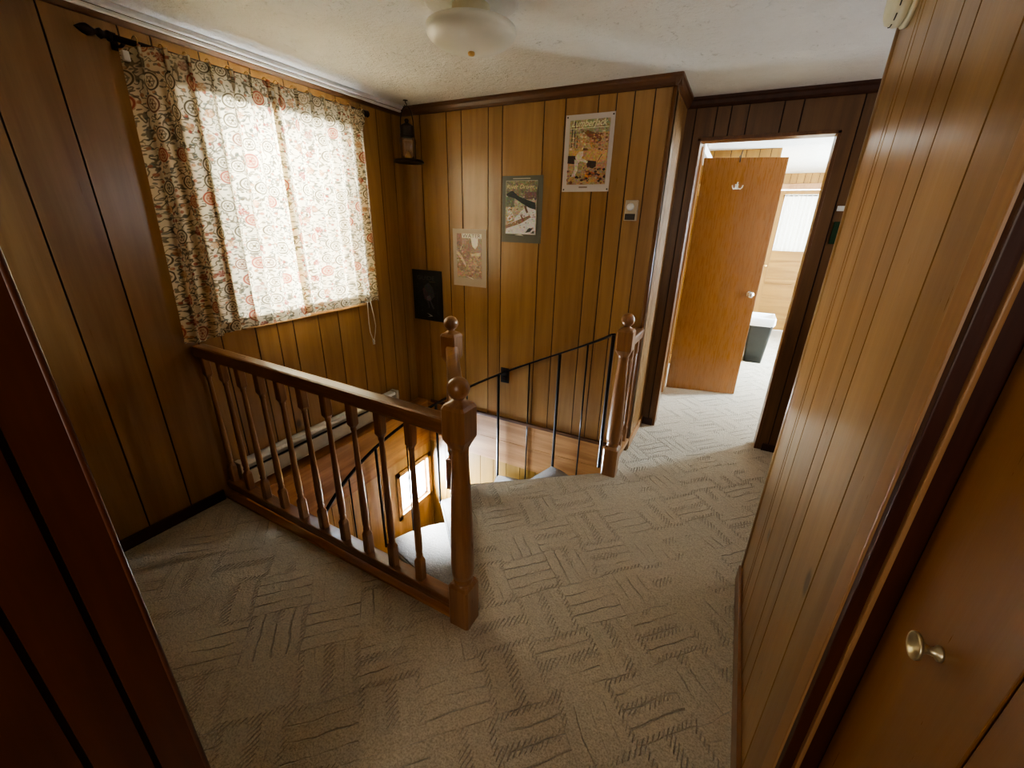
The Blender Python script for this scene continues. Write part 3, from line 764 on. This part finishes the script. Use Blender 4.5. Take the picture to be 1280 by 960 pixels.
# river poster: man on a log jam in white rapids
P = [((.50, .45, .36), rect(0, 1, 0, 1)), ((.24, .23, .15), rect(0, 1, .72, 1))]
P += blobs(rp, 80, 0, 1, .70, 1, [(.30, .28, .17), (.45, .38, .22), (.20, .16, .12), (.16, .15, .12)])
P += [((.16, .19, .13), rect(0, .30, .52, .72)), ((.45, .42, .33), rect(.28, .5, .5, .72)), ((.20, .13, .13), rect(.62, 1, .66, .80))]
P += blobs(rp, 60, .0, 1, .45, .72, [(.5, .46, .38), (.30, .22, .16), (.62, .6, .55), (.15, .15, .13)])
P += [((.74, .74, .78), [(.0, .0), (1, 0), (1, .46), (.74, .54), (.52, .44), (.30, .30), (.14, .52), (.06, .48), (.08, .2)])]
P += blobs(rp, 70, .1, 1, .03, .45, [(.85, .85, .88), (.50, .52, .55), (.70, .70, .74), (.38, .36, .34)], .015, .06)
P += [((.035, .045, .05), [(.02, .76), (.22, .82), (.42, .72), (.66, .66), (.97, .60), (.99, .47), (.80, .50), (.56, .58), (.30, .68), (.06, .72)])]
P += [((.30, .20, .14), [(.0, .16), (.30, .24), (.80, .36), (.86, .33), (.50, .20), (.02, .10)]), ((.46, .34, .26), [(.02, .17), (.32, .26), (.30, .30), (.05, .22)])]
P += blobs(rp, 40, .02, .5, .2, .5, [(.30, .24, .16), (.50, .38, .24), (.60, .5, .38)], .02, .05)
P += [((.18, .10, .08), [(.62, .54), (.68, .55), (.76, .42), (.71, .40), (.66, .46)]), ((.24, .12, .09), [(.50, .36), (.55, .36), (.64, .27), (.60, .24)]), ((.03, .04, .04), [(.68, .03), (.80, .12), (.93, .12), (.84, .05)]), ((.05, .06, .06), [(.86, .02), (.96, .08), (.98, .02)])]
r3, ax, az = poster('wall_poster', 'dark grey-green bordered poster of a river driver, white rapids under a black log', .848, 1.147, 1.378, 1.793, sheet('grey_green_poster_paper', (.135, .135, .11)), (.105, .865, .135, .925), P)
bm = lettering('River Driver', .034, .25, .205); title(r3, bm, ax(.04), az(.86), sheet('straw_title_ink', (.74, .64, .38)))
bm = B()
for a, b, c, d in ((-.012, 1.012, 1.0, 1.008), (-.012, 1.012, -.008, 0), (-.012, 0, 0, 1), (1.0, 1.012, 0, 1)): box(bm, (ax(a), -.0046, az(c)), (ax(b), -.0043, az(d)))
obj('border_rule', bm, sheet('pale_rule_ink', (.5, .48, .40)), r3)
bm = B(); box(bm, (ax(.22), -.0046, az(1.035)), (ax(.78), -.0044, az(1.05))); obj('top_line', bm, sheet('pale_line_ink', (.5, .48, .40)), r3)
bm = B(); prismpts = [(.50, .0), (.62, -.035), (.30, -.025)]
f = bm.faces.new([bm.verts.new((ax(a), -.0062, az(b))) for a, b in prismpts]); obj('maker_mark', bm, sheet('white_mark_ink', (.75, .73, .68)), r3)
# faded poster with pale sky
P = [((.42, .30, .21), rect(0, 1, 0, 1)), ((.80, .76, .66), rect(.02, 1, .90, 1)), ((.34, .17, .14), rect(0, .20, .72, 1)), ((.86, .82, .72), [(.55, .95), (.88, .95), (.84, .74), (.74, .66), (.62, .72)]), ((.34, .28, .22), rect(.86, 1, .5, .9))]
P += blobs(rp, 70, 0, .55, .45, .90, [(.26, .18, .14), (.44, .30, .22), (.36, .27, .2), (.2, .14, .11)])
P += blobs(rp, 150, 0, 1, .03, .6, [(.60, .44, .30), (.36, .22, .15), (.48, .34, .24), (.70, .55, .40), (.28, .18, .13)], .03, .09)
P += [((.52, .33, .22), [(.02, .24), (.40, .08), (.36, .03), (.02, .03)]), ((.74, .60, .44), [(.0, .62), (.22, .52), (.40, .30), (.36, .26), (.16, .46), (.0, .55)]), ((.72, .60, .46), [(.14, .64), (.24, .76), (.26, .75), (.17, .62)]),
      ((.33, .20, .15), [(.40, .84), (.52, .86), (.58, .66), (.54, .42), (.42, .44), (.40, .62)]), ((.70, .62, .42), [(.58, .56), (.98, .60), (.98, .53), (.60, .50)]), ((.42, .22, .18), [(.44, .78), (.50, .80), (.52, .70), (.45, .68)])]
r2, ax, az = poster('wall_poster', 'faded beige poster of tangled brown branches under a patch of pale sky', .432, .722, 1.047, 1.456, sheet('beige_poster_paper', (.47, .38, .29)), (.13, .87, .15, .92), P)
bm = lettering('WATER', .036, 0, .155); title(r2, bm, ax(.26), az(.915), sheet('grey_title_ink', (.20, .17, .15)))
bm = B(); f = bm.faces.new([bm.verts.new((ax(a), -.0110, az(b))) for a, b in ((.36, .05), (.70, -.03), (.62, .01))]); obj('maker_mark', bm, sheet('pale_mark_ink', (.85, .82, .76)), r2)
# black guide poster
K = (.012, .013, .014)
P = [((.016, .018, .018), rect(0, 1, 0, 1))]
P += blobs(rp, 60, .05, .95, .05, .95, [(.02, .024, .024), (.03, .035, .034), (.014, .015, .015)], .03, .09)
P += [((.06, .07, .075), [(.36, .72), (.55, .80), (.72, .70), (.80, .48), (.66, .40), (.40, .50)]), ((.10, .065, .075), [(.28, .64), (.38, .68), (.52, .50), (.46, .36), (.36, .40)]), ((.18, .15, .16), [(.44, .46), (.60, .50), (.66, .40), (.56, .36), (.46, .38)]), ((.09, .095, .10), [(.56, .38), (.62, .38), (.78, .18), (.70, .18)]), ((.07, .07, .08), [(.46, .36), (.52, .36), (.58, .20), (.53, .19)]), ((.035, .04, .042), rect(.90, .92, .08, .60))]
r1, ax, az = poster('wall_poster', 'lowest poster, almost black, of a dim crouching figure below the title GUIDE', .022, .319, .735, 1.138, sheet('black_poster_paper', K), (.12, .90, .10, .93), P, .0)
bm = lettering('GUIDE', .047, 0, .17); title(r1, bm, ax(.10), az(.86), sheet('slate_title_ink', (.075, .08, .085)))
bm = B(); box(bm, (ax(.58), -.0080, az(.815)), (ax(.84), -.0078, az(.832))); obj('subtitle_line', bm, sheet('ochre_line_ink', (.10, .085, .05)), r1)
bm = B(); f = bm.faces.new([bm.verts.new((ax(a), -.0080, az(b))) for a, b in ((.42, .07), (.70, .0), (.44, -.03), (.60, .0))]); obj('maker_mark', bm, sheet('chalk_mark_ink', (.55, .54, .50)), r1)

# ------------------------------------------------------------------ thermostat, outlet
th = thing('thermostat', 'small beige wall thermostat with a round dial below the highest poster', 'thermostat', (1.728, -.001, 1.587))
bm = B(); box(bm, (1.692, -.030, 1.532), (1.764, -.0005, 1.645), .004); part('housing', bm, M['thermo'], th)
bm = B(); lathe(bm, [(.0, -.048), (.014, -.048), (.019, -.044), (.020, -.032), (.022, -.029)], (1.724, 0, 1.608), 24, 'y'); part('dial', bm, M['white_plastic'], th)
bm = B(); box(bm, (1.697, -.034, 1.537), (1.757, -.029, 1.570), .002); part('cover_plate', bm, M['thermo_dk'], th)
ou = thing('wall_outlet', 'black wall outlet low on the stair wall behind the metal railing', 'outlet', (.892, -.001, .385))
bm = B(); box(bm, (.857, -.007, .325), (.927, -.0005, .447), .002); part('cover_plate', bm, M['black_plastic'], ou)
bm = B()
for z in (.362, .410): box(bm, (.875, -.010, z - .016), (.909, -.006, z + .016), .003)
part('socket', bm, M['dark_bronze'], ou)

# ------------------------------------------------------------------ ceiling lamp and smoke detector
lx, ly = 1.318, -1.108
lamp = thing('ceiling_lamp', 'frosted glass bowl ceiling lamp with a small brass knob underneath', 'ceiling lamp', (lx, ly, H))
bm = B(); lathe(bm, [(.0, H - .001), (.170, H - .001), (.172, H - .008), (.160, H - .016), (.07, H - .020), (.0, H - .02)], (lx, ly, 0), 48); part('ceiling_pan', bm, M['white_paint'], lamp)
bm = B(); lathe(bm, [(.068, H - .018), (.068, H - .060), (.062, H - .070), (.066, H - .078)], (lx, ly, 0), 36); part('neck', bm, M['cream_plastic'], lamp)
bm = B(); zr = 2.164; prof = [(.06, zr + .004), (.150, zr + .004), (.164, zr)] + [(.166 * math.cos(a), zr - .004 - .066 * math.sin(a) ** .9) for a in [PI / 2 * i / 12 for i in range(1, 12)]] + [(0, zr - .070)]
lathe(bm, prof, (lx, ly, 0), 48); part('glass_bowl', bm, M['frosted'], lamp)
bm = B(); lathe(bm, [(.009, zr - .068), (.013, zr - .072), (.013, zr - .077), (.010, zr - .081), (.0, zr - .083)], (lx, ly, 0), 16); part('brass_knob', bm, M['brass'], lamp)
sd = thing('smoke_detector', 'cream slotted smoke detector high on the right panelled wall', 'smoke detector', (RX, -1.03, 2.11))
bm = B(); lathe(bm, [(.0, -.0005), (.074, -.0005), (.074, -.010), (.068, -.012)], (RX, -1.02, 2.085), 36, 'x'); part('mounting_base', bm, M['cream_plastic'], sd)
bm = B(); lathe(bm, [(.066, -.013), (.070, -.016), (.070, -.030), (.066, -.033), (.066, -.037), (.063, -.046), (.050, -.052), (.0, -.054)], (RX, -1.02, 2.085), 36, 'x'); part('cover', bm, M['cream_plastic'], sd)
bm = B()
for k in range(12):
    a = 2 * PI * k / 12
    tube(bm, [(RX - .0355, -1.02 + .0672 * math.cos(a + q), 2.085 + .0672 * math.sin(a + q)) for q in (-.14, -.07, 0, .07, .14)], .0014, 6)
part('vent_slot', bm, M['dark_slot'], sd)

# ------------------------------------------------------------------ closet door and casing on the right
bm = B(); box(bm, (RX - .016, -1.980, 0), (RX + .004, -1.928, 2.10), .004); box(bm, (RX - .016, -2.81, 2.05), (RX, -1.928, 2.11), .004); box(bm, (RX - .016, -2.81, 0), (RX, -2.75, 2.10), .004)
struct('trim_15', bm, M['casing'])
bm = B(); box(bm, (RX - .012, -1.995, 0), (RX + .10, -1.974, 2.05), .002); box(bm, (RX - .012, -2.75, 2.035), (RX + .1, -1.974, 2.052), .002); box(bm, (RX - .012, -2.752, 0), (RX + .10, -2.735, 2.05), .002)
struct('trim_16', bm, M['jamb_red'])
bm = B(); box(bm, (RX + .006, -2.006, 0), (RX + .013, -1.99, 2.05), .002); struct('trim_17', bm, M['casing'])
d2 = thing('closet_door', 'smooth honey-brown bifold closet door with a pale brass knob', 'door', (2.70, -2.2, 0)); d2['kind'] = 'structure'
d2.name = 'door_2'
for y0_, y1_ in ((-2.229, -2.000), (-2.484, -2.233), (-2.733, -2.488)):
    bm = B(); box(bm, (2.659, y0_, .012), (2.689, y1_, 2.032), .002); part('door_leaf', bm, M['closet'], d2)
bm = B(); lathe(bm, [(.0, .0), (.010, .0), (.010, -.003), (.006, -.006), (.0055, -.014), (.009, -.019), (.0165, -.022), (.0178, -.025), (.0172, -.0275), (.0155, -.0262), (.008, -.0215), (.0, -.0200)], (2.659, -2.127, 1.014), 32, 'x'); part('door_knob', bm, M['pale_brass'], d2)

# ------------------------------------------------------------------ rooms beyond the hall doorway
YP = [M['pine_yel'], M['groove']]
plank_wall('wall_vestibule', 'x', 1.925, 1, FY + .1, 1.40, 0, H, [.8, 1.0, 1.2], PM, .1)
plank_wall('wall_room_side', 'y', 2.62, -1, 1.1, 2.53, 0, H, [1.3, 1.5, 1.65, 1.8, 1.92, 2.08, 2.22, 2.34, 2.44], YP, .1)
plank_wall('wall_room_left', 'x', 1.2, 1, .1, 2.7, 0, H, [.6, 1.0, 1.4, 1.8, 2.2], YP, .1)
plank_wall('wall_room_step', 'x', 2.529, 1, 2.70, 5.1, 0, H, [2.9, 3.3, 3.7, 4.1, 4.5], YP, .1)
FD = (2.63, 3.45, -.01, 2.04)
plank_wall('wall_room_far', 'y', 5.0, -1, 2.43, 4.7, 0, H, [2.5, 2.6, 2.72, 2.8, 2.88, 2.97, 3.05, 3.14, 3.22, 3.31, 3.4, 3.6, 3.8, 4.1, 4.4], YP, .1, [FD])
RW = (2.7, 3.5, .75, 2.05)
plank_wall('wall_room_right', 'x', 4.6, -1, FY + .1, 5.1, 0, H, [1, 1.4, 1.8, 2.2, 2.6, 3, 3.4, 3.8, 4.2, 4.6], YP, .1, [RW])
window('window_3', 4.64, 4.68, *RW, rail=1.4)
bm = B(); box(bm, (2.53, 4.975, 2.04), (3.55, 5.0, 2.115), .003); box(bm, (2.56, 4.98, 0), (2.63, 5.0, 2.06), .003); box(bm, (3.45, 4.98, 0), (3.52, 5.0, 2.06), .003); struct('trim_18', bm, M['casing'])
bm = B(); box(bm, (1.925, 1.30, 0), (1.938, 1.405, 2.10), .003); box(bm, (1.83, 1.395, 0), (1.938, 1.415, 2.10), .003); struct('trim_19', bm, M['casing'])
bm = B(); box(bm, (1.86, 1.40, 2.075), (1.94, 2.3, 2.14), .003); struct('trim_20', bm, M['white_paint'])
# flush door standing open
d1 = thing('flush_door', 'plain orange-brown flush door standing open past the hall doorway', 'door', (1.945, 1.455, .005)); d1['kind'] = 'structure'
d1.name = 'door_1'; d1.rotation_euler.z = math.radians(13.5)
bm = B(); box(bm, (0, 0, 0), (.625, .035, 2.035), .002); lf = obj('door_leaf', bm, M['leaf'], d1)
bm = B(); lathe(bm, [(.0, 0), (.026, 0), (.026, -.004), (.012, -.008), (.010, -.022), (.020, -.030), (.027, -.042), (.024, -.054), (.012, -.060), (.0, -.061)], (.562, 0, .955), 28, 'y'); obj('door_knob', bm, M['chrome'], d1)
bm = B()
box(bm, (.268, -.004, 1.80), (.296, 0, 1.84), .002)
for s in (-1, 1): tube(bm, [(.282, -.004, 1.825), (.282 + s * .012, -.020, 1.805), (.282 + s * .026, -.034, 1.800), (.282 + s * .036, -.040, 1.812), (.282 + s * .040, -.040, 1.828)], .0048, 8)
tube(bm, [(.282, -.004, 1.835), (.282, -.018, 1.842), (.282, -.030, 1.850)], .005, 8)
obj('coat_hook', bm, M['white_plastic'], d1)
bm = B()
for z in (.25, 1.75): lathe(bm, [(.007, z), (.007, z + .09)], (-.006, .0, 0), 10)
obj('hinge', bm, M['brass'], d1)
oh = thing('over_door_hook', 'thin dark hook hung over the top edge of the open flush door', 'hook', (2.20, 1.52, 2.05))
a = math.radians(13.5)
def dl(u, v, z): return (1.945 + u * math.cos(a) - v * math.sin(a), 1.455 + u * math.sin(a) + v * math.cos(a), z)
bm = B(); tube(bm, [dl(.272, -.004, 2.005), dl(.272, -.004, 2.052), dl(.272, -.004, 2.054), dl(.272, .039, 2.054), dl(.272, .039, 2.02)], .004, 8)
tube(bm, [dl(.272, .0, 2.054), dl(.274, -.006, 2.075), dl(.278, -.01, 2.095)], .004, 8); part('hook_wire', bm, M['dark_bronze'], oh)
# panelled outside door with a glazed, curtained upper half
d3 = thing('panel_door', 'yellow pine door with three flat panels and a curtained window, across the far room', 'door', (3.04, 5.03, 0)); d3['kind'] = 'structure'
d3.name = 'door_3'
bm = B(); x0, x1 = 2.64, 3.44; gx0, gx1, gz0, gz1 = 2.785, 3.295, 1.20, 1.97
yf, yb = 4.985, 5.03
box(bm, (x0, yf, .01), (gx0, yb, 2.03), .003, .3); box(bm, (gx1, yf, .01), (x1, yb, 2.03), .003, .7)
part('door_stile', bm, M['pine_yel'], d3)
bm = B()
for z0_, z1_ in ((.01, .17), (.40, .50), (.72, .80), (1.06, 1.20), (1.97, 2.03)): box(bm, (gx0, yf, z0_), (gx1, yb, z1_), .003)
part('door_rail', bm, M['pine_yel_x'], d3)
for z0_, z1_ in ((.17, .40), (.50, .72), (.80, 1.06)):
    bm = B(); box(bm, (gx0 - .005, yf + .012, z0_ - .005), (gx1 + .005, yb - .01, z1_ + .005)); part('door_panel', bm, M['pine_yel_x'], d3)
bm = B(); box(bm, (gx0, 5.004, gz0), (gx1, 5.008, gz1)); part('window_pane', bm, M['pane'], d3)
bm = B(); lathe(bm, [(.0, -.055), (.018, -.054), (.026, -.046), (.024, -.034), (.010, -.026), (.010, -.006), (.024, -.003), (.024, 0)], (2.735, yf, .975), 24, 'y'); part('door_knob', bm, M['brass'], d3)
sc = thing('door_curtain', 'thin cream curtain gathered over the window of the far yellow door', 'curtain', (3.04, 4.97, 1.2))
bm = B(); nu = 90; rows = []
for z in (1.20, 1.45, 1.7, 1.9, 1.955, 1.975):
    rows.append([bm.verts.new((gx0 + (gx1 - gx0) * i / nu, 4.972 + .008 * math.sin(i * .62) * (1.2 if z < 1.9 else .7) + .004 * math.sin(i * 1.7), z)) for i in range(nu + 1)])
for A_, B_ in zip(rows, rows[1:]):
    for i in range(nu): bm.faces.new((A_[i], A_[i + 1], B_[i + 1], B_[i])).smooth = True
part('cloth', bm, M['sheer'], sc)
bm = B(); lathe(bm, [(.006, gx0 - .02), (.006, gx1 + .02)], (0, 4.972, 1.955), 10, 'x'); part('rod', bm, M['dark_bronze'], sc)
# waste bin
tb = thing('waste_bin', 'dark grey waste bin with a white liner on the far room carpet', 'bin', (2.725, 3.0, 0))
def rrect(bm, secs, cx, cy):
    rings = []
    for z, hx, hy in secs:
        ring = []
        for qx, qy, a0 in ((1, 1, 0), (-1, 1, PI / 2), (-1, -1, PI), (1, -1, 1.5 * PI)):
            for i in range(5):
                aa = a0 + PI / 2 * i / 4; rr = .03
                ring.append(bm.verts.new((cx + qx * (hx - rr) + rr * math.cos(aa), cy + qy * (hy - rr) + rr * math.sin(aa), z)))
        rings.append(ring)
    for A_, B_ in zip(rings, rings[1:]):
        for i in range(20): bm.faces.new((A_[i], A_[(i + 1) % 20], B_[(i + 1) % 20], B_[i])).smooth = True
    return rings
bm = B(); rg = rrect(bm, [(0, .095, .135), (.50, .13, .175)], 2.725, 3.0); bm.faces.new(rg[0]); part('bin_body', bm, M['bin'], tb)
bm = B(); rg = rrect(bm, [(.455, .132, .177), (.48, .140, .186), (.535, .143, .188), (.55, .138, .183), (.545, .128, .172), (.40, .118, .16)], 2.725, 3.0)
for v in bm.verts: v.co += Vector((random.uniform(-.005, .005), random.uniform(-.005, .005), random.uniform(-.006, .006)))
part('liner', bm, M['liner'], tb)
# switch and green hanging on the hall wall, half hidden by the right wall
sw = thing('light_switch', 'pale light switch plate on the hall wall, half hidden by the right wall edge', 'light switch', (2.83, FY, 1.63))
bm = B(); box(bm, (2.800, FY - .008, 1.612), (2.87, FY - .0005, 1.640), .002); part('switch_plate', bm, M['white_plastic'], sw)
gh = thing('green_hanging', 'small dark green wall hanging glimpsed behind the right wall edge', 'wall hanging', (2.83, FY, 1.49))
bm = B(); box(bm, (2.805, FY - .010, 1.43), (2.90, FY - .0005, 1.555), .004); part('felt', bm, M['green_felt'], gh)

# ------------------------------------------------------------------ light
def area(name, loc, rot, sx, sy, e, col, spread=PI):
    l = bpy.data.lights.new(name, 'AREA'); l.shape = 'RECTANGLE'; l.size = sx; l.size_y = sy; l.energy = e; l.color = col; l.spread = spread
    o = bpy.data.objects.new(name, l); C.objects.link(o); o.location = loc; o.rotation_euler = rot; o['kind'] = 'helper'; return o
area('window_light_upper', (-.55, -.98, 1.65), (0, -PI / 2 + .12, 0), 1.7, 1.7, 92, (.60, .79, 1.0))
area('window_light_lower', (-.12, -.29, -.66), (0, -PI / 2 + .1, 0), 1.0, 1.0, 130, (.72, .85, 1.0))
area('window_light_room', (4.95, 3.12, 1.5), (0, PI / 2, 0), 1.3, 1.0, 185, (.68, .85, 1.0))
area('window_light_far_door', (3.04, 5.35, 1.55), (-PI / 2, 0, 0), .7, .9, 2, (.92, .96, 1.0))
area('fill_light_behind', (2.17, -4.15, 1.55), (PI / 2, 0, 0), .8, 1.1, 2.2, (1, .9, .78))  # weak fill added behind the camera, no known source there
area('corridor_fill', (3.6, -.2, 1.6), (0, PI / 2, 0), .6, .9, 1.0, (.95, .96, 1.0))  # added fill from the side corridor, not a lamp known to be there

w = bpy.data.worlds.new('sky'); S.world = w; w.use_nodes = True
nt = w.node_tree; nt.nodes.clear()
bg = nt.nodes.new('ShaderNodeBackground'); wo = nt.nodes.new('ShaderNodeOutputWorld')
bg.inputs[0].default_value = (.80, .90, 1.0, 1); bg.inputs[1].default_value = 5.0
nt.links.new(bg.outputs[0], wo.inputs[0])

# ------------------------------------------------------------------ camera
cd = bpy.data.cameras.new('camera'); cam = bpy.data.objects.new('camera', cd); C.objects.link(cam)
cd.sensor_width = 36; cd.lens = 518.573 * 36 / 1280; cd.clip_start = .02
R0 = Vector((0.88572645, 0.46364051, 0.02293769)); R1 = Vector((0.1873897, -0.31190257, -0.93145149)); R2 = Vector((-0.42470432, 0.82930951, -0.36314182))
cam.matrix_world = Matrix.Translation((2.33935602, -2.70352299, 1.50779152)) @ Matrix((R0, -R1, -R2)).transposed().to_4x4()
S.camera = cam
S.view_settings.view_transform = 'AgX'
S.view_settings.look = 'AgX - Medium High Contrast'
S.view_settings.exposure = 2.7
S.cycles.max_bounces = 10; S.cycles.diffuse_bounces = 6; S.cycles.transparent_max_bounces = 12
S.cycles.use_denoising = True
S.cycles.sample_clamp_indirect = 6
